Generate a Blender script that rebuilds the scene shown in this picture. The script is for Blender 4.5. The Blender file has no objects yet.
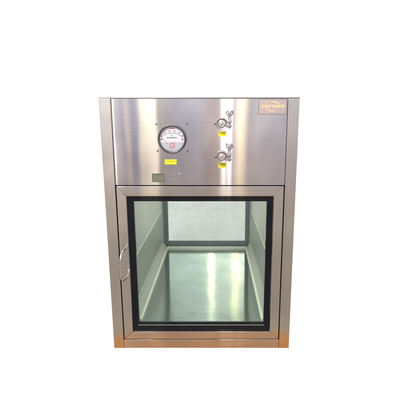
import bpy, bmesh, math, random
from mathutils import Vector, Matrix
random.seed(7)
S = bpy.context.scene
COL = S.collection
R = math.radians
PI = math.pi

# ------------------------------------------------------------------ camera
cam = bpy.data.cameras.new("camera")
co = bpy.data.objects.new("camera", cam)
COL.objects.link(co)
S.camera = co
cam.sensor_width = 36
cam.lens = 36 * 387 / 400
cam.shift_x = -0.04
cam.clip_start = 0.02
cam.clip_end = 500
co.location = (0.06, -1.43, 0.935)
co.rotation_euler = (R(90 - 12.25), 0, 0)
S.view_settings.view_transform = 'Standard'
S.view_settings.look = 'None'
S.view_settings.exposure = 0
S.view_settings.gamma = 1
S.cycles.max_bounces = 14; S.cycles.transparent_max_bounces = 24; S.cycles.glossy_bounces = 8
S.cycles.use_denoising = True
try: S.cycles.denoising_prefilter = 'ACCURATE'
except Exception: pass

# ------------------------------------------------------------------ node helpers
class NT:
    def __init__(s, tree):
        s.t = tree; s.n = tree.nodes; s.l = tree.links
    def new(s, typ, **kw):
        n = s.n.new(typ)
        for k, v in kw.items(): setattr(n, k, v)
        return n
    def put(s, sock, v):
        if isinstance(v, bpy.types.NodeSocket): s.l.new(v, sock)
        elif v is not None: sock.default_value = v
    def math(s, op, a, b=None, c=None, clamp=False):
        n = s.new('ShaderNodeMath', operation=op); n.use_clamp = clamp
        s.put(n.inputs[0], a); s.put(n.inputs[1], b)
        if c is not None: s.put(n.inputs[2], c)
        return n.outputs[0]
    def rng(s, v, a, b, c=0.0, d=1.0, smooth=False):
        n = s.new('ShaderNodeMapRange')
        if smooth: n.interpolation_type = 'SMOOTHSTEP'
        s.put(n.inputs['Value'], v)
        for k, x in zip(('From Min', 'From Max', 'To Min', 'To Max'), (a, b, c, d)): s.put(n.inputs[k], x)
        return n.outputs['Result']
    def ramp(s, v, stops, interp='LINEAR'):
        n = s.new('ShaderNodeValToRGB'); cr = n.color_ramp; cr.interpolation = interp
        while len(cr.elements) < len(stops): cr.elements.new(0.5)
        for e, (p, c) in zip(cr.elements, stops):
            e.position = p; e.color = (*c, 1) if len(c) == 3 else c
        s.put(n.inputs[0], v)
        return n.outputs['Color']
    def mix(s, f, a, b, blend='MIX'):
        n = s.new('ShaderNodeMix', data_type='RGBA', blend_type=blend)
        s.put(n.inputs['Factor'], f)
        s.put(n.inputs[6], (*a, 1) if isinstance(a, tuple) else a)
        s.put(n.inputs[7], (*b, 1) if isinstance(b, tuple) else b)
        return n.outputs[2]
    def noise(s, vec, scale=5, detail=2, rough=.5):
        n = s.new('ShaderNodeTexNoise')
        s.put(n.inputs['Vector'], vec)
        n.inputs['Scale'].default_value = scale; n.inputs['Detail'].default_value = detail
        n.inputs['Roughness'].default_value = rough
        return n.outputs['Fac']
    def mapped(s, vec, scale):
        n = s.new('ShaderNodeMapping'); s.put(n.inputs['Vector'], vec)
        n.inputs['Scale'].default_value = scale
        return n.outputs[0]

def lin(r, g, b):
    f = lambda c: (c / 255 / 12.92) if c / 255 <= .04045 else ((c / 255 + .055) / 1.055) ** 2.4
    return (f(r), f(g), f(b))

# ------------------------------------------------------------------ world: the room in front of the cabinet, white studio behind it
W = bpy.data.worlds.new("World"); S.world = W; W.use_nodes = True
w = NT(W.node_tree); w.n.clear()
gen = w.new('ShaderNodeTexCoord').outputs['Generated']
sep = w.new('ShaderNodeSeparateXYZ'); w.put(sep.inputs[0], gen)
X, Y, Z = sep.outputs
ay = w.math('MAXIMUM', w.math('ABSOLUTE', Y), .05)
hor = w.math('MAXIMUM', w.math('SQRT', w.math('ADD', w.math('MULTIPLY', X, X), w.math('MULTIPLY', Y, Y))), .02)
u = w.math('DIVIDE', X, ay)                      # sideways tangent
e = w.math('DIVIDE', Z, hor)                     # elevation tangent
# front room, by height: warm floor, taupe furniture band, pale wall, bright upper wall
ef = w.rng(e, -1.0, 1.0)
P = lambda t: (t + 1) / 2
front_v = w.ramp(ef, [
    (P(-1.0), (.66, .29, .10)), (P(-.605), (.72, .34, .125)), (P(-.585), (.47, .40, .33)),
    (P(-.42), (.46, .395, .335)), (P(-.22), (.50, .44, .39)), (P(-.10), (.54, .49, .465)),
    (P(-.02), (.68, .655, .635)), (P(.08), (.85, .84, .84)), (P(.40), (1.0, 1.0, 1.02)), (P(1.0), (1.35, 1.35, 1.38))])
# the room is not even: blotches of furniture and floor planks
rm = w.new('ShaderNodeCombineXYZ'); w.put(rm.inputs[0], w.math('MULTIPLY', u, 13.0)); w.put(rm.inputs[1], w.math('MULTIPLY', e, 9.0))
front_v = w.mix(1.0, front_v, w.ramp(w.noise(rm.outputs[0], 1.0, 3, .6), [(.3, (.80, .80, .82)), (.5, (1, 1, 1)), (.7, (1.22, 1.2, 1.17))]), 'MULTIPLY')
# upright stripes painted by bearing, standing in for windows and lamps mirrored in the steel
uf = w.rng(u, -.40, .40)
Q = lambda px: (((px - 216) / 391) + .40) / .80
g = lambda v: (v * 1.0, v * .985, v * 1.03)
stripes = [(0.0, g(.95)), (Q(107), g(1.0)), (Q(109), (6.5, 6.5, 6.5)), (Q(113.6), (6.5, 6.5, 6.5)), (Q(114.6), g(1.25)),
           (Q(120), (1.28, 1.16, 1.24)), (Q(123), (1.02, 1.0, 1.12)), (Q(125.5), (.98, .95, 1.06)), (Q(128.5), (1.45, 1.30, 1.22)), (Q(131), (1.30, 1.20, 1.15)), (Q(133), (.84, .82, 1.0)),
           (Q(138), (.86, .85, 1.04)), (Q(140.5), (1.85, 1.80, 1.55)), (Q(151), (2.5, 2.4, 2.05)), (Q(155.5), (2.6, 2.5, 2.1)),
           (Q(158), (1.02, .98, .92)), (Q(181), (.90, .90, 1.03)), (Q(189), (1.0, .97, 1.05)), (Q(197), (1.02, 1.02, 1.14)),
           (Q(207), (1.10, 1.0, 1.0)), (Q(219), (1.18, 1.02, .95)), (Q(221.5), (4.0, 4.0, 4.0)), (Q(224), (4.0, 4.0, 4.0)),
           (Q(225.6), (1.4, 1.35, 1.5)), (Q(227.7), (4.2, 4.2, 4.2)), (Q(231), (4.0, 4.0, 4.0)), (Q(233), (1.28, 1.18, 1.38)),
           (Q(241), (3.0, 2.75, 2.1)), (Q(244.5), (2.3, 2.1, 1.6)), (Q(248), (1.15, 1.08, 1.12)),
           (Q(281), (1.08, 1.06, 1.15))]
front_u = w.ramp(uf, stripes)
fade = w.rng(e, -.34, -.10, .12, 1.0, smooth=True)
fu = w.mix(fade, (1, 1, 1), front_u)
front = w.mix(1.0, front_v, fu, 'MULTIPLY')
# behind the cabinet: plain white up to the top of the view, above it unseen bright bands added for the chamber floor to reflect
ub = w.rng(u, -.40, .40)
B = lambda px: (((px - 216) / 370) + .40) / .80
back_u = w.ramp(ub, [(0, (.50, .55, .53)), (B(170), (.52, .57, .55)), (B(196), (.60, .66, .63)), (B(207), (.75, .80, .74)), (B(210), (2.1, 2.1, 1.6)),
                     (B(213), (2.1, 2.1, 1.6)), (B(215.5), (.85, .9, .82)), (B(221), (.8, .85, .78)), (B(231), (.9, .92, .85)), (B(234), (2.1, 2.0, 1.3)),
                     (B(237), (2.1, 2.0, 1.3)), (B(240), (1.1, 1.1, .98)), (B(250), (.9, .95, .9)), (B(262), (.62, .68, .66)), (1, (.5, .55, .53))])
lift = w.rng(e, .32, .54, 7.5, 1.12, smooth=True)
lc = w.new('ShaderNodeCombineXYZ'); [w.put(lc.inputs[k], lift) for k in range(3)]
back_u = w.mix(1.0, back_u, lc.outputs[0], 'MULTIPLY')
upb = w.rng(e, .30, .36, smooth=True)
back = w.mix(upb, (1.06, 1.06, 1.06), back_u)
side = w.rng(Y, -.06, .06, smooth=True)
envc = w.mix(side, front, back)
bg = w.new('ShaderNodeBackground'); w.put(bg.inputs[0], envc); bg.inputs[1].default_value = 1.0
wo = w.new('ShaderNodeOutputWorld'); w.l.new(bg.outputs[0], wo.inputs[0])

# ------------------------------------------------------------------ materials
def mat(name):
    m = bpy.data.materials.new(name); m.use_nodes = True
    t = NT(m.node_tree)
    b = t.n['Principled BSDF']
    return m, t, b

def steel(name, base=(.62, .60, .585), rough=.30, aniso=.9, stretch=(0, 0, 1), grain='x', wave=0.0, streak=.10, metal=1.0):
    """brushed stainless steel: grain runs along one axis, reflections stretch across it"""
    m, t, b = mat(name)
    oc = t.new('ShaderNodeTexCoord').outputs['Object']
    sc = {'x': (5, 900, 900), 'z': (900, 900, 5), 'y': (900, 5, 900)}[grain]
    n1 = t.noise(t.mapped(oc, sc), 1, 3, .6)
    sc2 = {'x': (1.2, 160, 160), 'z': (160, 160, 1.2), 'y': (160, 1.2, 160)}[grain]
    n2 = t.noise(t.mapped(oc, sc2), 1, 2, .5)
    n3 = t.noise(oc, 5, 3, .55)
    v = t.math('ADD', t.rng(n1, .25, .75, 1 - streak, 1 + streak), t.rng(n2, .3, .7, -streak * .5, streak * .5))
    v = t.math('MULTIPLY', v, t.rng(n3, .3, .7, .965, 1.035))
    c = t.mix(1.0, base, t.new('ShaderNodeCombineColor').outputs[0], 'MULTIPLY')
    cc = [n for n in t.n if n.type == 'COMBINE_COLOR'][0]
    for k in range(3): t.put(cc.inputs[k], v)
    t.put(b.inputs['Base Color'], c)
    b.inputs['Metallic'].default_value = metal
    sm = t.noise(oc, 9, 4, .65)
    t.put(b.inputs['Roughness'], t.math('MULTIPLY', t.rng(n2, .25, .75, rough * .9, rough * 1.1), t.rng(sm, .35, .7, .85, 1.15)))
    b.inputs['Anisotropic'].default_value = aniso
    if aniso:
        cx = t.new('ShaderNodeCombineXYZ')
        for k in range(3): cx.inputs[k].default_value = stretch[k]
        t.put(b.inputs['Tangent'], cx.outputs[0])
    bp = t.new('ShaderNodeBump'); bp.inputs['Strength'].default_value = .01; bp.inputs['Distance'].default_value = .0004
    t.put(bp.inputs['Height'], n1)
    if wave:
        wv = t.noise(t.mapped(oc, (5.5, 5.5, 2.6)), 1, 1, .4)
        b2 = t.new('ShaderNodeBump'); b2.inputs['Strength'].default_value = 1; b2.inputs['Distance'].default_value = wave
        t.put(b2.inputs['Height'], wv); t.put(bp.inputs['Normal'], b2.outputs[0])
    t.put(b.inputs['Normal'], bp.outputs[0])
    return m

def plain(name, col, rough=.4, metal=0.0, spec=.5, var=.06, nscale=60, coat=0):
    m, t, b = mat(name)
    oc = t.new('ShaderNodeTexCoord').outputs['Object']
    n = t.noise(oc, nscale, 3, .6)
    lo = tuple(max(0, c * (1 - var)) for c in col); hi = tuple(min(1, c * (1 + var)) for c in col)
    t.put(b.inputs['Base Color'], t.mix(n, lo, hi))
    t.put(b.inputs['Roughness'], t.rng(n, .3, .7, rough * .9, rough * 1.1))
    b.inputs['Metallic'].default_value = metal
    b.inputs['Specular IOR Level'].default_value = spec
    b.inputs['Coat Weight'].default_value = coat
    return m

def glass(name, tint, dust=0.0):
    m = bpy.data.materials.new(name); m.use_nodes = True
    t = NT(m.node_tree); t.n.clear()
    oc = t.new('ShaderNodeTexCoord').outputs['Object']
    tr = t.new('ShaderNodeBsdfTransparent'); tr.inputs[0].default_value = (*tint, 1)
    gl = t.new('ShaderNodeBsdfGlossy'); gl.inputs['Roughness'].default_value = .02
    fr = t.new('ShaderNodeFresnel'); fr.inputs[0].default_value = 1.45
    mx = t.new('ShaderNodeMixShader')
    t.put(mx.inputs[0], t.math('MULTIPLY', fr.outputs[0], .35)); t.l.new(tr.outputs[0], mx.inputs[1]); t.l.new(gl.outputs[0], mx.inputs[2])
    out = t.new('ShaderNodeOutputMaterial')
    last = mx.outputs[0]
    if dust:
        df = t.new('ShaderNodeBsdfDiffuse'); df.inputs[0].default_value = (.45, .45, .42, 1)
        n = t.math('MULTIPLY', t.noise(t.mapped(oc, (5, 5, 9)), 1, 5, .6), t.noise(oc, 90, 3, .7))
        m2 = t.new('ShaderNodeMixShader')
        t.put(m2.inputs[0], t.rng(n, .10, .42, 0, dust)); t.l.new(last, m2.inputs[1]); t.l.new(df.outputs[0], m2.inputs[2])
        last = m2.outputs[0]
    t.l.new(last, out.inputs[0])
    return m

M = {}
M['panel'] = steel('brushed_steel_panel', base=(.66, .645, .66), rough=.055, aniso=1.0, stretch=(0, 0, 1), grain='x', wave=.0006, streak=.05)
M['rail'] = steel('brushed_steel_rail', base=(.64, .61, .585), rough=.11, aniso=1.0, stretch=(0, 0, 1), grain='x', wave=.0006)
M['stile'] = steel('brushed_steel_post', base=(.64, .615, .585), rough=.11, aniso=1.0, stretch=(1, 0, 0), grain='z', wave=.0004)
M['side'] = steel('brushed_steel_side', base=(.6, .59, .58), rough=.30, aniso=.8, stretch=(0, 1, 0), grain='z')
M['top'] = steel('brushed_steel_top', base=(.30, .29, .29), rough=.35, aniso=.6, stretch=(0, 1, 0), grain='x')
M['floor_in'] = steel('chamber_floor_steel', metal=.90, base=(.52, .58, .56), rough=.14, aniso=1.0, stretch=(0, 1, 0), grain='x', wave=.0009, streak=.04)
M['wall_in'] = steel('chamber_wall_steel', base=(.74, .76, .70), rough=.55, aniso=0, metal=.62, stretch=(0, 1, 0), grain='z', streak=.04)
M['cove'] = steel('brightened_cove_steel', base=(.95, .97, .86), rough=.35, aniso=0, metal=.25, grain='y', streak=.03)  # whitened, barely metallic: the lip's bright reflection is put into the colour
M['chrome'] = plain('polished_steel', (.64, .62, .62), rough=.14, metal=1, var=.04)
M['satin'] = plain('satin_steel', (.46, .44, .43), rough=.22, metal=1, var=.05)
M['dark_steel'] = plain('dull_dark_steel', (.16, .15, .15), rough=.45, metal=1)
M['gap'] = plain('dark_seal', (.012, .010, .010), rough=.8)
M['border'] = plain('black_glass_border', (.006, .007, .016), rough=.10, spec=.12, var=.2)
M['rear_border'] = plain('grey_black_glass_border', (.24, .26, .285), rough=.35, spec=.4, var=.2)
M['gasket'] = plain('black_rubber_gasket', (.02, .022, .03), rough=.45)
M['glass'] = glass('green_tinted_glass', (.945, .972, .948))
M['rear_glass'] = glass('green_tinted_rear_glass', (.765, .775, .755), dust=.14)
M['lens'] = glass('clear_cover', (.99, .99, .99))
M['yellow'] = plain('yellow_label_film', (.82, .80, .02), rough=.45, var=.03)
M['ochre'] = plain('label_ink', (.30, .22, .01), rough=.6)
M['white'] = plain('white_dial_card', (.86, .87, .93), rough=.5, var=.02)
M['dial_grey'] = plain('pale_grey_dial_plate', (.60, .61, .66), rough=.5, var=.03)
M['ink'] = plain('black_ink', (.025, .025, .03), rough=.6)
M['red'] = plain('red_ink', (.62, .035, .05), rough=.5)
M['pink'] = plain('pink_ink', (.75, .35, .40), rough=.5)
M['bezel'] = plain('grey_cast_bezel', (.11, .11, .125), rough=.38, metal=.6)
M['bezel_in'] = plain('dark_bezel_lining', (.13, .13, .15), rough=.5)
M['lcd'] = plain('lcd_screen', (.17, .19, .13), rough=.25, var=.05)
M['lcd_seg'] = plain('lcd_digits', (.09, .10, .07), rough=.4)
M['foil'] = plain('silver_keypad_film', (.50, .48, .49), rough=.36, metal=.8, var=.03)
M['key'] = plain('pale_violet_key', (.44, .41, .45), rough=.25, metal=.9)
M['plate'] = plain('etched_name_plate', (.63, .53, .50), rough=.26, metal=.85, var=.03)
M['plate_edge'] = plain('dark_plate_edge', (.20, .17, .19), rough=.4, metal=.6)
M['gold'] = plain('gold_lettering', (.95, .68, .36), rough=.45, metal=.0, var=.08, nscale=200)
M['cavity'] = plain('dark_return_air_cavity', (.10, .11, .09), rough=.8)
M['paper'] = plain('white_floor', (.9, .9, .9), rough=.8, spec=.1, var=.005, nscale=4)

# ------------------------------------------------------------------ mesh helpers
def link(name, bm, m, parent=None, smooth=None, loc=None):
    me = bpy.data.meshes.new(name)
    bmesh.ops.recalc_face_normals(bm, faces=bm.faces[:])
    bm.to_mesh(me); bm.free()
    ms = m if isinstance(m, (list, tuple)) else [m]
    for x in ms: me.materials.append(x)
    if smooth is not None:
        for p in me.polygons: p.use_smooth = True
        try: me.set_sharp_from_angle(angle=R(smooth))
        except Exception: pass
    o = bpy.data.objects.new(name, me); COL.objects.link(o)
    if parent: o.parent = parent
    if loc: o.location = loc
    return o

def box(bm, x0, x1, y0, y1, z0, z1, bev=0.0, seg=2, mi=0):
    t = bmesh.new()
    bmesh.ops.create_cube(t, size=1)
    for v in t.verts:
        v.co = Vector((x0 + (v.co.x + .5) * (x1 - x0), y0 + (v.co.y + .5) * (y1 - y0), z0 + (v.co.z + .5) * (z1 - z0)))
    if bev: bmesh.ops.bevel(t, geom=t.edges[:], offset=bev, segments=seg, affect='EDGES', profile=.6)
    merge(bm, t, mi)
def merge(bm, t, mi=0, mtx=None):
    if mtx is not None: bmesh.ops.transform(t, matrix=mtx, verts=t.verts[:])
    mp = {v: bm.verts.new(v.co) for v in t.verts}
    for f in t.faces:
        try:
            nf = bm.faces.new([mp[v] for v in f.verts]); nf.material_index = mi; nf.smooth = f.smooth
        except ValueError: pass
    t.free()
def lathe(bm, prof, n=64, centre=(0, 0, 0), mi=0, a0=0, a1=2 * PI):
    """profile of (radius, y) revolved about the y axis through centre; faces the viewer at -y"""
    full = abs(a1 - a0 - 2 * PI) < 1e-6
    rows = []
    cnt = n if full else n + 1
    for r, y in prof:
        if r < 1e-7:
            rows.append([bm.verts.new((centre[0], centre[1] + y, centre[2]))] * cnt); continue
        rows.append([bm.verts.new((centre[0] + r * math.cos(a0 + (a1 - a0) * k / n), centre[1] + y, centre[2] + r * math.sin(a0 + (a1 - a0) * k / n))) for k in range(cnt)])
    for i in range(len(rows) - 1):
        for k in range(n):
            k2 = (k + 1) % cnt
            vs = [rows[i][k], rows[i][k2], rows[i + 1][k2], rows[i + 1][k]]
            vs = list(dict.fromkeys(vs))
            if len(vs) > 2:
                try: bm.faces.new(vs).material_index = mi
                except ValueError: pass
    if not full:
        for k in (0, n):
            vs = list(dict.fromkeys([r[k] for r in rows]))
            if vs[0] is not vs[-1] and len(vs) > 2:
                try: bm.faces.new(vs).material_index = mi
                except ValueError: pass
def tube(bm, pts, r, n=12, cap=True):
    pts = [Vector(p) for p in pts]; rings = []
    up = Vector((0, 1, .01)).normalized()
    for i, p in enumerate(pts):
        d = (pts[min(i + 1, len(pts) - 1)] - pts[max(i - 1, 0)]).normalized()
        a = d.cross(up)
        if a.length < 1e-3: a = d.cross(Vector((1, 0, 0)))
        a.normalize(); b = d.cross(a).normalized()
        rr = r[i] if isinstance(r, (list, tuple)) else r
        rings.append([bm.verts.new(p + (a * math.cos(2 * PI * k / n) + b * math.sin(2 * PI * k / n)) * rr) for k in range(n)])
    for i in range(len(rings) - 1):
        for k in range(n):
            bm.faces.new([rings[i][k], rings[i][(k + 1) % n], rings[i + 1][(k + 1) % n], rings[i + 1][k]])
    if cap:
        bm.faces.new(rings[0]); bm.faces.new(rings[-1][::-1])
def prism(bm, poly, y0, y1, mi=0, bev=0):
    """polygon of (x, z) thickened between y0 (front) and y1"""
    t = bmesh.new()
    a = [t.verts.new((x, y0, z)) for x, z in poly]; b = [t.verts.new((x, y1, z)) for x, z in poly]
    t.faces.new(a); t.faces.new(b[::-1])
    n = len(poly)
    for i in range(n): t.faces.new([a[i], b[i], b[(i + 1) % n], a[(i + 1) % n]])
    if bev: bmesh.ops.bevel(t, geom=t.edges[:], offset=bev, segments=2, affect='EDGES', profile=.6)
    merge(bm, t, mi)
def text(name, s, size, x, y, z, m, parent, rot=0, shear=0, depth=.00015, align='CENTER', bold=0.0, sx=1.0):
    cu = bpy.data.curves.new(name, 'FONT')
    cu.body = s; cu.size = size; cu.align_x = align; cu.align_y = 'CENTER'; cu.shear = shear; cu.extrude = depth; cu.offset = bold; cu.resolution_u = 4
    to = bpy.data.objects.new(name + '_curve', cu); COL.objects.link(to)
    dg = bpy.context.evaluated_depsgraph_get()
    me = bpy.data.meshes.new_from_object(to.evaluated_get(dg))
    bpy.data.objects.remove(to); bpy.data.curves.remove(cu)
    mt = Matrix.Translation((x, y, z)) @ Matrix.Rotation(-rot, 4, 'Y') @ Matrix(((sx, 0, 0, 0), (0, 0, -1, 0), (0, 1, 0, 0), (0, 0, 0, 1)))
    me.transform(mt)
    me.materials.clear(); me.materials.append(m)
    me.name = name
    o = bpy.data.objects.new(name, me); COL.objects.link(o); o.parent = parent
    return o
def empty(name, parent=None):
    o = bpy.data.objects.new(name, None); COL.objects.link(o); o.empty_display_size = .05
    if parent: o.parent = parent
    return o

# ------------------------------------------------------------------ the surface it stands on
bm = bmesh.new()
box(bm, -4, 4, .001, 6, -.0016, -.0006)
fl = link('floor', bm, M['paper']); fl['kind'] = 'structure'

# ------------------------------------------------------------------ the cabinet
HW, H, D = .36, 1.0, 1.0
PX = .3185                      # inner edge of the corner posts
root = empty('pass_box')
root['label'] = 'brushed stainless steel cleanroom pass box with glazed door, round gauge and two sampling ports'
root['category'] = 'pass box'

for sx in (-1, 1):
    for rear in (0, 1):
        bm = bmesh.new()
        y0, y1 = (0, .045) if not rear else (D - .045, D)
        box(bm, min(sx * PX, sx * HW), max(sx * PX, sx * HW), y0, y1, 0, H - .004, .0016)
        link('corner_post', bm, M['stile'], root)
for sx in (-1, 1):
    bm = bmesh.new()
    box(bm, min(sx * (HW - .012), sx * (HW - .002)), max(sx * (HW - .012), sx * (HW - .002)), .046, D - .046, .002, H - .005, .001)
    link('side_panel', bm, M['side'], root)
bm = bmesh.new()
box(bm, -HW - .0008, HW + .0008, -.0012, D + .001, H - .0035, H, .0008)
link('top_panel', bm, M['top'], root)
# upper panel: face sheet with rolled edges standing a little proud of the posts' gap
PZ0, PZ1 = .6815, H - .0045
bm = bmesh.new()
t = bmesh.new()
nx, nz = 60, 26
x0, x1 = -PX + .0012, PX - .0012
gridv = []
for j in range(nz + 1):
    row = []
    for i in range(nx + 1):
        k_ = min(i, nx - i); dx_ = (0, .0008, .0016, .0024, .0032, .0036, .0042)[k_] if k_ < 7 else (x1 - x0) * k_ / nx; x = x0 + dx_ if i <= nx // 2 else x1 - dx_; z = PZ0 + (PZ1 - PZ0) * j / nz
        ed = min(x - x0, x1 - x)
        y = .0012 + (.0012 * (1 - ed / .0032) ** 2 if ed < .0032 else 0)
        row.append(t.verts.new((x, y, z)))
    gridv.append(row)
for j in range(nz):
    for i in range(nx): t.faces.new([gridv[j][i], gridv[j][i + 1], gridv[j + 1][i + 1], gridv[j + 1][i]])
ge = bmesh.ops.extrude_face_region(t, geom=t.faces[:])
for v in [g_ for g_ in ge['geom'] if isinstance(g_, bmesh.types.BMVert)]: v.co.y = .02
merge(bm, t)
panel = link('control_panel', bm, M['panel'], root, smooth=40)
bm = bmesh.new(); box(bm, -PX, PX, .021, .040, PZ0, H - .006)
link('panel_backing', bm, M['gap'], root)
for yy0, yy1, nm in ((0.0006, .04, 'bottom_rail'), (D - .04, D - .0006, 'bottom_rail')):
    bm = bmesh.new(); box(bm, -PX + .0006, PX - .0006, yy0, yy1, .0005, .0390, .0018)
    link(nm, bm, M['rail'], root)
bm = bmesh.new(); box(bm, -PX, PX, D - .02, D - .001, PZ0, H - .0045, .001)
link('rear_panel', bm, M['rail'], root)
bm = bmesh.new(); box(bm, -PX, PX, .041, D - .041, .002, .03)
link('base_panel', bm, M['dark_steel'], root)

# dark reveal behind the door gap
def ring(bm, xo, zo0, zo1, xi, zi0, zi1, y0, y1, mi=0):
    box(bm, -xo, xo, y0, y1, zi1, zo1, mi=mi); box(bm, -xo, xo, y0, y1, zo0, zi0, mi=mi)
    box(bm, -xo, -xi, y0, y1, zi0, zi1, mi=mi); box(bm, xi, xo, y0, y1, zi0, zi1, mi=mi)
for ya, yb in ((.0245, .040), (D - .040, D - .0245)):
    bm = bmesh.new(); ring(bm, PX - .0003, .0393, .6812, .285, .070, .645, ya, yb)
    link('door_seal', bm, M['gap'], root)

def door(front):
    DX, Z0, Z1 = .3148, .0412, .6775           # outer edge
    IX, I0, I1 = .2790, .0750, .6385           # where the glass begins
    f = (lambda y: y) if front else (lambda y: D - y)
    bm = bmesh.new()
    e_ = .0004
    def pz(poly, mi):
        a, b_ = sorted((f(.0004), f(.024)))
        prism(bm, poly, a, b_, mi, bev=.0011)
    pz([(-DX, Z1), (DX, Z1), (IX - e_, I1 + e_), (-IX + e_, I1 + e_)], 0)
    pz([(-DX, Z0), (-IX + e_, I0 - e_), (IX - e_, I0 - e_), (DX, Z0)], 0)
    pz([(-DX - 0, Z0 + 2 * e_), (-DX, Z1 - 2 * e_), (-IX, I1 - e_), (-IX, I0 + e_)], 1)
    pz([(DX, Z0 + 2 * e_), (IX, I0 + e_), (IX, I1 - e_), (DX, Z1 - 2 * e_)], 1)
    d = link('door', bm, [M['rail'], M['stile']], root)
    if not front: d['label'] = 'far glazed door at the back of the chamber'
    # pane: one toughened sheet, its printed border a frame on the inner face
    a, b_ = sorted((f(.0035), f(.0085)))
    bm = bmesh.new(); box(bm, -IX + .0008, IX - .0008, a, b_, I0 + .0008, I1 - .0008)
    link('glass_pane', bm, M['glass'] if front else M['rear_glass'], d)
    GX, G0, G1 = (.2535, .1055, .6175) if front else (.2485, .138, .6175)
    a, b_ = sorted((f(.0090), f(.0200)))
    bm = bmesh.new(); ring(bm, IX - .001, I0 + .001, I1 - .001, GX, G0, G1, a, b_)
    link('glass_border', bm, M['border'] if front else M['rear_border'], d)
    if front:
        bm = bmesh.new(); box(bm, -GX - .004, GX + .004, .00875, .0094, .0985, .1003, .0002)
        link('edge_trim', bm, M['cove'], d)
    a, b_ = sorted((f(.0205), f(.034)))
    if front:
        bm = bmesh.new(); ring(bm, IX - .004, I0 + .004, I1 - .004, GX + .0035, G0 - .0035, G1 + .0035, a, b_)
        link('gasket', bm, M['gasket'], d)
    # pull handle: thin bent rod standing off the left stile
    s = -1 if front else 1
    bm = bmesh.new()
    x, zt, zb, out = s * .2895, .4360, .3170, .070
    pts = []
    path = [(.003, zt), (-.020, zt - .0005), (-.042, zt - .002), (-.055, zt - .006), (-.063, zt - .0125), (-out + .001, zt - .022), (-out, zt - .035)]
    rev = [(y, zt + zb - z) for y, z in path][::-1]
    full = path + rev
    # smooth resample
    for i in range(len(full) - 1):
        for k in range(4):
            p0 = full[max(i - 1, 0)]; p1 = full[i]; p2 = full[i + 1]; p3 = full[min(i + 2, len(full) - 1)]
            tt = k / 4
            q = [.5 * ((2 * p1[c]) + (-p0[c] + p2[c]) * tt + (2 * p0[c] - 5 * p1[c] + 4 * p2[c] - p3[c]) * tt ** 2 + (-p0[c] + 3 * p1[c] - 3 * p2[c] + p3[c]) * tt ** 3) for c in (0, 1)]
            pts.append((x + s * .006 * min(1, -q[0] / out if q[0] < 0 else 0), f(q[0]), q[1]))
    pts.append((x, f(.003), zb))
    tube(bm, pts, .0034, 14)
    link('handle', bm, M['chrome'], d, smooth=50)
    bm = bmesh.new()
    return d
door(True); door(False)

# ------------------------------------------------------------------ chamber
CF = .095                        # chamber floor height
bm = bmesh.new(); box(bm, -.2545, .2545, .042, D - .042, CF - .006, CF)
link('chamber_floor', bm, M['floor_in'], root)
bm = bmesh.new(); box(bm, -.279, .279, .042, D - .042, .66, .668)
link('chamber_ceiling', bm, M['wall_in'], root)
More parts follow.
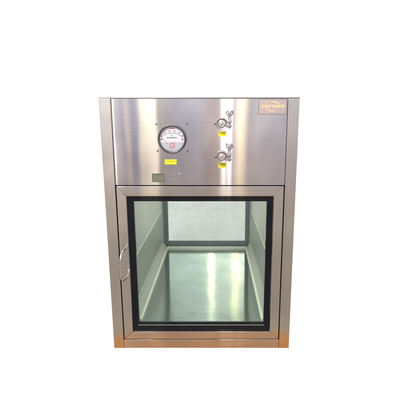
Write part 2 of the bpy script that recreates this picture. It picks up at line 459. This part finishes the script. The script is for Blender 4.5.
# thresholds; the rear one raised and pale, a bright strip over the floor's dark reflection
for a, b_ in ((.0350, .0415), (D - .0480, D - .0350)):
    bm = bmesh.new(); box(bm, -.272 if a < .5 else -.2545, .272 if a < .5 else .2545, a, b_ - (.0004 if a > .5 else 0), .078, CF + (.0015 if a < .5 else .0135), .0006)
    link('threshold', bm, M['cove'], root)
def wall(sx):
    X = sx * .2795
    PY0, PY1, PZa, PZb = .085, .915, .160, .352
    bm = bmesh.new()
    a, b_ = sorted((X, X + sx * .003))
    box(bm, a, b_, .042, D - .042, PZb, .66)
    box(bm, a, b_, .042, D - .042, .1405, PZa)
    box(bm, a, b_, .042, PY0, PZa, PZb); box(bm, a, b_, PY1, D - .042, PZa, PZb)
    wl = link('chamber_wall', bm, M['wall_in'], root)
    # perforated return-air panel: real round holes
    pitch = .0105; r = .0033
    bm = bmesh.new()
    ny = int(round((PY1 - PY0) / .021)); nz = int(round((PZb - PZa) / pitch))
    py = (PY1 - PY0) / (ny); pz = (PZb - PZa) / nz
    xs = X - sx * .0012
    for j in range(nz):
        off = .5 * (j % 2)
        z0 = PZa + j * pz; zc = z0 + pz / 2
        if off:
            for yy in ((PY0, PY0 + py / 2), (PY1 - py / 2, PY1)):
                bm.faces.new([bm.verts.new((xs, y, z)) for y, z in ((yy[0], z0), (yy[1], z0), (yy[1], z0 + pz), (yy[0], z0 + pz))])
        for i in range(ny - (1 if off else 0)):
            yc = PY0 + (i + .5 + off) * py
            outer = []; inner = []
            for k in range(8):
                an = PI / 4 * k + PI / 8
                inner.append(bm.verts.new((xs, yc + .0066 * math.cos(an), zc + r * math.sin(an))))
            hy, hz = py / 2, pz / 2
            oc_ = [(hy, 0), (hy, hz), (0, hz), (-hy, hz), (-hy, 0), (-hy, -hz), (0, -hz), (hy, -hz)]
            outer = [bm.verts.new((xs, yc + p[0], zc + p[1])) for p in oc_]
            for k in range(8):
                k2 = (k + 1) % 8
                bm.faces.new([outer[k], outer[k2], inner[k]]) if False else None
                bm.faces.new([outer[k], outer[k2], inner[k2 - 0 if False else k]])
                bm.faces.new([inner[k], outer[k2], inner[k2]])
    link('perforated_panel', bm, M['wall_in'], wl)
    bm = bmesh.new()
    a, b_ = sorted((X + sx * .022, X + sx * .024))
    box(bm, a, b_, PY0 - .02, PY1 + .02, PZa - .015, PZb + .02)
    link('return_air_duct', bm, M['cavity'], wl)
    # raised rim round the perforated panel
    bm = bmesh.new()
    a, b_ = sorted((X - sx * .0018, X + sx * .0005))
    for q in ((PY0 - .006, PY1 + .006, PZb, PZb + .006), (PY0 - .006, PY1 + .006, PZa - .006, PZa), (PY0 - .006, PY0, PZa, PZb), (PY1, PY1 + .006, PZa, PZb)):
        box(bm, a, b_, *q, .0008)
    link('panel_rim', bm, M['cove'], wl)
    # sloping cove between wall and floor with a rolled bright lip
    bm = bmesh.new()
    xa, xb = sx * .2548, sx * .2790
    prof = [(xa, CF + .0004), (sx * .2580, CF + .0105), (xb, .1400), (xb, CF - .004), (xa, CF - .004)]
    va = [bm.verts.new((x, .042, z)) for x, z in prof]; vb = [bm.verts.new((x, D - .042, z)) for x, z in prof]
    bm.faces.new(va); bm.faces.new(vb[::-1])
    for i in range(5): bm.faces.new([va[i], vb[i], vb[(i + 1) % 5], va[(i + 1) % 5]])
    link('cove_strip', bm, M['wall_in'], wl)
    bm = bmesh.new()
    tube(bm, [(sx * .2552, .043, CF + .0055), (sx * .2558, D - .043, CF + .0055)], .0068, 14)
    link('edge_bead', bm, M['cove'], wl, smooth=60)
wall(-1); wall(1)

# ------------------------------------------------------------------ pressure gauge
GXc, GZc = -.0995, .8530
FY = .0012                       # face of the control panel
g_ = empty('pressure_gauge', root); g_.location = (GXc, FY, GZc)
bm = bmesh.new()
lathe(bm, [(.0515, .0), (.0522, -.006), (.0518, -.0165), (.0505, -.0195), (.0480, -.0210), (.0455, -.0200), (.0447, -.0165), (.0445, -.0080), (.0440, .0)], 96)
link('bezel', bm, M['bezel'], g_, smooth=50)
bm = bmesh.new(); lathe(bm, [(0, -.0098), (.0443, -.0098), (.0443, -.0088), (0, -.0088)], 80)
dial = link('dial', bm, M['white'], g_)
dy = -.0101
text('brand_lettering', 'Dwyer', .0072, 0, dy, .0385, M['red'], dial, shear=.15, bold=.00015)
text('dial_lettering', 'MAGNEHELIC', .0060, 0, dy, .0046, M['ink'], dial, bold=.00012)
text('unit_lettering', 'PASCALS', .0028, 0, dy, .0125, M['ink'], dial)
text('pressure_note', 'MAX. PRESSURE 15 PSIG', .0026, -.001, dy, -.0385, M['pink'], dial)
text('maker_note', 'MICHIGAN CITY, INDIANA', .0022, 0, dy, -.0095, M['pink'], dial)
ZP = -.0370                      # the low pivot of the needle; the scale is a shallow arc about it
def sector(bm, r0, r1, a, hw):
    ca, sa = math.cos(a), math.sin(a)
    prism(bm, [(r0 * ca - hw * sa, r0 * sa + hw * ca + ZP), (r0 * ca + hw * sa, r0 * sa - hw * ca + ZP), (r1 * ca + hw * sa, r1 * sa - hw * ca + ZP), (r1 * ca - hw * sa, r1 * sa + hw * ca + ZP)], dy - .00005, dy + .0002)
bm = bmesh.new()
for k in range(51):
    a = R(130 - 80 * k / 50)
    if k % 10 == 0: sector(bm, .0565, .0612, a, .00035)
    elif k % 5 == 0: sector(bm, .0570, .0605, a, .00026)
    else: sector(bm, .0580, .0602, a, .00018)
for k in range(40):
    a0 = R(130 - 2 * k); a1 = R(128 - 2 * k)
    prism(bm, [(q * math.cos(an), q * math.sin(an) + ZP) for q, an in ((.0576, a0), (.0580, a0), (.0580, a1), (.0576, a1))], dy - .00005, dy + .0002)
link('scale_ticks', bm, M['ink'], dial)
for k, s_ in enumerate(('0', '10', '20', '30', '40', '50')):
    a = R(130 - 16 * k)
    q = .0655 if 0 < k < 5 else .0640
    text('scale_number', s_, .0058, q * math.cos(a) * (1 if 0 < k < 5 else .93), dy, q * math.sin(a) + ZP, M['ink'], dial, bold=.00012)
bm = bmesh.new()
ring(bm, .0088, -.0325, -.0149, .0070, -.0307, -.0167, dy - .00005, dy + .0002)
link('square_mark', bm, M['red'], dial)
bm = bmesh.new()
box(bm, -.0046, -.0022, dy - .00005, dy + .0002, -.0282, -.0190); box(bm, -.0012, .0012, dy - .00005, dy + .0002, -.0282, -.0190)
box(bm, .0022, .0046, dy - .00005, dy + .0002, -.0282, -.0190)
link('mark_lettering', bm, M['pink'], dial)
# grey lower cover plate over the movement, cut straight across the dial
bm = bmesh.new()
zc = -.0115; a0 = math.asin(zc / .0438)
nn = 30
lo = []
for k in range(nn + 1):
    an = PI - a0 + (PI + 2 * a0) * k / nn
    lo.append((.0438 * math.cos(an), .0438 * math.sin(an)))
prism(bm, lo, dy + .00002, dy + .0002)
link('lower_plate', bm, M['dial_grey'], dial)
bm = bmesh.new()
an = R(129.5)
p0 = Vector((.026 * math.cos(an), 0, .026 * math.sin(an) + ZP)); p1 = Vector((.0560 * math.cos(an), 0, .0560 * math.sin(an) + ZP))
tube(bm, [(p0.x, dy - .0010, p0.z), (p1.x, dy - .0010, p1.z)], [.0006, .00025], 8)
link('pointer', bm, M['red'], g_)
for sx in (-1, 1):
    bm = bmesh.new(); lathe(bm, [(.0026, 0), (.0026, -.0008), (.0018, -.0013), (0, -.0013)], 18, (sx * .0372, dy, -.0010))
    link('dial_screw', bm, M['dark_steel'], dial)
bm = bmesh.new(); lathe(bm, [(0, -.0128), (.0444, -.0128), (.0444, -.0118), (0, -.0118)], 64)
link('cover_lens', bm, M['lens'], g_)
for x, z in ((-.1565, .9060), (-.0442, .9064), (-.1548, .8090), (-.0442, .8086)):
    bm = bmesh.new()
    lathe(bm, [(.0032, 0), (.0032, -.0012), (.0024, -.0022), (0, -.0026)], 20, (x, FY, z))
    box(bm, x - .0021, x + .0021, FY - .0029, FY - .0020, z - .00035, z + .00035); box(bm, x - .00035, x + .00035, FY - .0029, FY - .0020, z - .0021, z + .0021)
    link('panel_screw', bm, M['dark_steel'], root, smooth=40)

# ------------------------------------------------------------------ yellow labels
for k, (x0, x1, z0, z1, lab) in enumerate(((-.1297, -.0860, .7593, .7780, 'wide yellow label under the round gauge'),
                                          (.0688, .0976, .8622, .8806, 'yellow label under the upper sampling port'),
                                          (.0686, .0978, .7475, .7652, 'yellow label under the lower sampling port'))):
    bm = bmesh.new(); box(bm, x0, x1, FY - .0006, FY - .0001, z0, z1, .0002)
    yl = link('yellow_label', bm, M['yellow'], root); yl['label'] = lab
    # unreadably small printing: one bar of ink like the photograph's
    xm, zm = (x0 + x1) / 2, (z0 + z1) / 2
    bm = bmesh.new(); wd = (x1 - x0) * .36
    xx = xm - wd
    while xx < xm + wd:
        l_ = random.uniform(.0012, .0028); box(bm, xx, min(xx + l_, xm + wd), FY - .0008, FY - .00055, zm + .0002, zm + .0026); xx += l_ + .0009
    link('label_printing', bm, M['ochre'], yl)

# ------------------------------------------------------------------ controller
ctl = empty('controller', root); ctl.location = (0, FY, 0)
bm = bmesh.new(); box(bm, -.1905, -.0700, -.0008, -.0001, .6880, .7300)
link('keypad_film', bm, M['panel'], ctl)
bm = bmesh.new(); box(bm, -.1785, -.1325, -.0016, -.0008, .6940, .7245, .0004)
lcd = link('screen', bm, M['lcd'], ctl)
bm = bmesh.new()
for xa, xb, za, zb in ((-.1785, -.1325, .7225, .7250), (-.1785, -.1325, .6935, .6958), (-.1785, -.1764, .6958, .7225), (-.1346, -.1325, .6958, .7225)):
    box(bm, xa, xb, -.0021, -.0009, za, zb)
link('screen_rim', bm, M['lcd_seg'], lcd)
for i in range(3):
    for j in range(2):
        x = -.1170 + i * .0125; z = .7175 - j * .0160
        bm = bmesh.new(); box(bm, x - .0042, x + .0042, -.0014, -.0007, z - .0045, z + .0045, .0005)
        link('key', bm, M['key'], ctl)
bm = bmesh.new()
lathe(bm, [(.0050, 0), (.0050, -.003), (.0042, -.0045), (.0018, -.0045), (.0016, -.0030), (0, -.0030)], 28, (-.0755, -.0008, .7215))
link('lock_knob', bm, M['chrome'], ctl, smooth=35)

# ------------------------------------------------------------------ sampling ports: capped ferrule in a hinged clamp with swing bolt and wing nut
def port(zc, lab):
    p = empty('sampling_port', root); p.location = (.0812, FY, zc); p['label'] = lab
    bm = bmesh.new()
    lathe(bm, [(.0125, 0), (.0125, -.012), (.0165, -.014), (.0165, -.0172), (.0150, -.0185), (.0105, -.0190), (.0095, -.0172), (.0060, -.0172), (.0055, -.0225), (.0040, -.0245), (0, -.0250)], 48)
    link('end_cap', bm, M['chrome'], p, smooth=35)
    prof = [(.0155, -.0100), (.0205, -.0085), (.0215, -.0100), (.0215, -.0210), (.0200, -.0225), (.0158, -.0212), (.0150, -.0180), (.0150, -.0120), (.0155, -.0100)]
    for a0, a1 in ((R(4), R(176)), (R(184), R(356))):
        bm = bmesh.new(); lathe(bm, prof, 40, (0, 0, 0), a0=a0, a1=a1)
        # lug for the swing bolt, and hinge knuckle
        up = a0 < PI
        z0, z1 = (.0022, .0105) if up else (-.0125, -.0022)
        box(bm, .0180, .0345, -.0225, -.0085, z0, z1, .0016)
        box(bm, -.0262, -.0190, -.0200, -.0105, (.0008 if up else -.0055), (.0055 if up else -.0008), .0012)
        link('clamp_half', bm, M['satin'], p, smooth=40)
    bm = bmesh.new(); tube(bm, [(-.0250, -.0215, 0), (-.0250, -.0085, 0)], .0030, 14)
    link('hinge_pin', bm, M['dark_steel'], p, smooth=40)
    bm = bmesh.new(); tube(bm, [(.0282, -.0160, -.0165), (.0284, -.0160, .0360)], .0028, 12)
    for k in range(10): lathe_r = None
    link('swing_bolt', bm, M['satin'], p, smooth=40)
    bm = bmesh.new()
    tube(bm, [(.0283, -.0160, .0105), (.0283, -.0160, .0135), (.0283, -.0160, .0190), (.0283, -.0160, .0260), (.0283, -.0160, .0310)], [.0068, .0068, .0052, .0050, .0058], 18)
    # two wings: rounded ears with a hole, leaning outwards
    for s in (-1, 1):
        t = bmesh.new()
        nn = 24
        ro, ri = .0082, .0030
        rows = []
        for yy, rr in ((-.0022, ri), (-.0022, ro - .0008), (-.0012, ro), (.0012, ro), (.0022, ro - .0008), (.0022, ri)):
            rows.append([t.verts.new((rr * math.cos(2 * PI * k / nn) * .86, yy, rr * math.sin(2 * PI * k / nn) * 1.15)) for k in range(nn)])
        rows.append(rows[0])
        for i in range(6):
            for k in range(nn): t.faces.new([rows[i][k], rows[i][(k + 1) % nn], rows[i + 1][(k + 1) % nn], rows[i + 1][k]])
        merge(bm, t, 0, Matrix.Translation((.0283 + s * .0060, -.0160 - s * .0015, .0385)) @ Matrix.Rotation(R(22) * s, 4, 'Y') @ Matrix.Rotation(R(18), 4, 'Z'))
    link('wing_nut', bm, M['chrome'], p, smooth=40)
    return p
port(.9072, 'upper of the two clamped sampling ports')
port(.7880, 'lower of the two clamped sampling ports')

# ------------------------------------------------------------------ name plate
npx0, npx1, npz0, npz1 = .2140, .3120, .9415, .9935
bm = bmesh.new(); box(bm, npx0 - .0012, npx1 + .0012, FY - .0012, FY - .0001, npz0 - .0012, npz1 + .0012, .0003)
pe = link('name_plate', bm, M['plate_edge'], root)
bm = bmesh.new(); box(bm, npx0, npx1, FY - .0020, FY - .0011, npz0, npz1, .0003)
link('plate_face', bm, M['plate'], pe)
xm = (npx0 + npx1) / 2
text('gold_lettering', 'ANNE PARKER', .0146, xm + .001, FY - .0022, .9685, M['gold'], pe, shear=.18, bold=.0003, sx=.90)
bm = bmesh.new()
def arc(bm, cx, cz, rx, rz, a0, a1, w0, n=26):
    for k in range(n):
        ta, tb = k / n, (k + 1) / n
        aa, ab = a0 + (a1 - a0) * ta, a0 + (a1 - a0) * tb
        wa, wb = w0 * math.sin(PI * ta) + .0001, w0 * math.sin(PI * tb) + .0001
        prism(bm, [(cx + (rx - wa) * math.cos(aa), cz + (rz - wa) * math.sin(aa)), (cx + (rx + wa) * math.cos(aa), cz + (rz + wa) * math.sin(aa)),
                   (cx + (rx + wb) * math.cos(ab), cz + (rz + wb) * math.sin(ab)), (cx + (rx - wb) * math.cos(ab), cz + (rz - wb) * math.sin(ab))], FY - .0022, FY - .0019)
arc(bm, xm + .001, .9690, .027, .0155, R(20), R(115), .0016)
arc(bm, xm + .001, .9690, .027, .0165, R(200), R(300), .0014)
sxp, szp = xm - .022, .9822
prism(bm, [(sxp + (.0042 if k % 2 == 0 else .0010) * math.cos(k * PI / 4), szp + (.0042 if k % 2 == 0 else .0010) * math.sin(k * PI / 4)) for k in range(8)], FY - .0022, FY - .0019)
link('plate_emblem', bm, M['gold'], pe)

# ------------------------------------------------------------------ added lights: overhead fill to whiten the floor, front fill high up for the dial
def area(name, loc, rot, size, power, col=(1, 1, 1), spread=None, size_y=None):
    l = bpy.data.lights.new(name, 'AREA'); l.energy = power; l.color = col; l.size = size
    if size_y: l.shape = 'RECTANGLE'; l.size_y = size_y
    if spread: l.spread = spread
    o = bpy.data.objects.new(name, l); COL.objects.link(o); o.location = loc; o.rotation_euler = rot
    return o
area('overhead_fill', (0, 3.0, 3.2), (0, 0, 0), 8.0, 62, spread=R(12), size_y=6.2)
kl = area('front_fill', (-1.0, -2.2, 2.6), (0, 0, 0), .9, 62, (1, .99, .98))
d_ = Vector((0, 0, .7)) - kl.location
kl.rotation_euler = d_.to_track_quat('-Z', 'Y').to_euler()
cl = area('chamber_fill', (0, .5, .655), (0, 0, 0), .42, 1.35, (1, .99, .95), size_y=.75)  # added fill that brightens the chamber walls, no fixture behind it
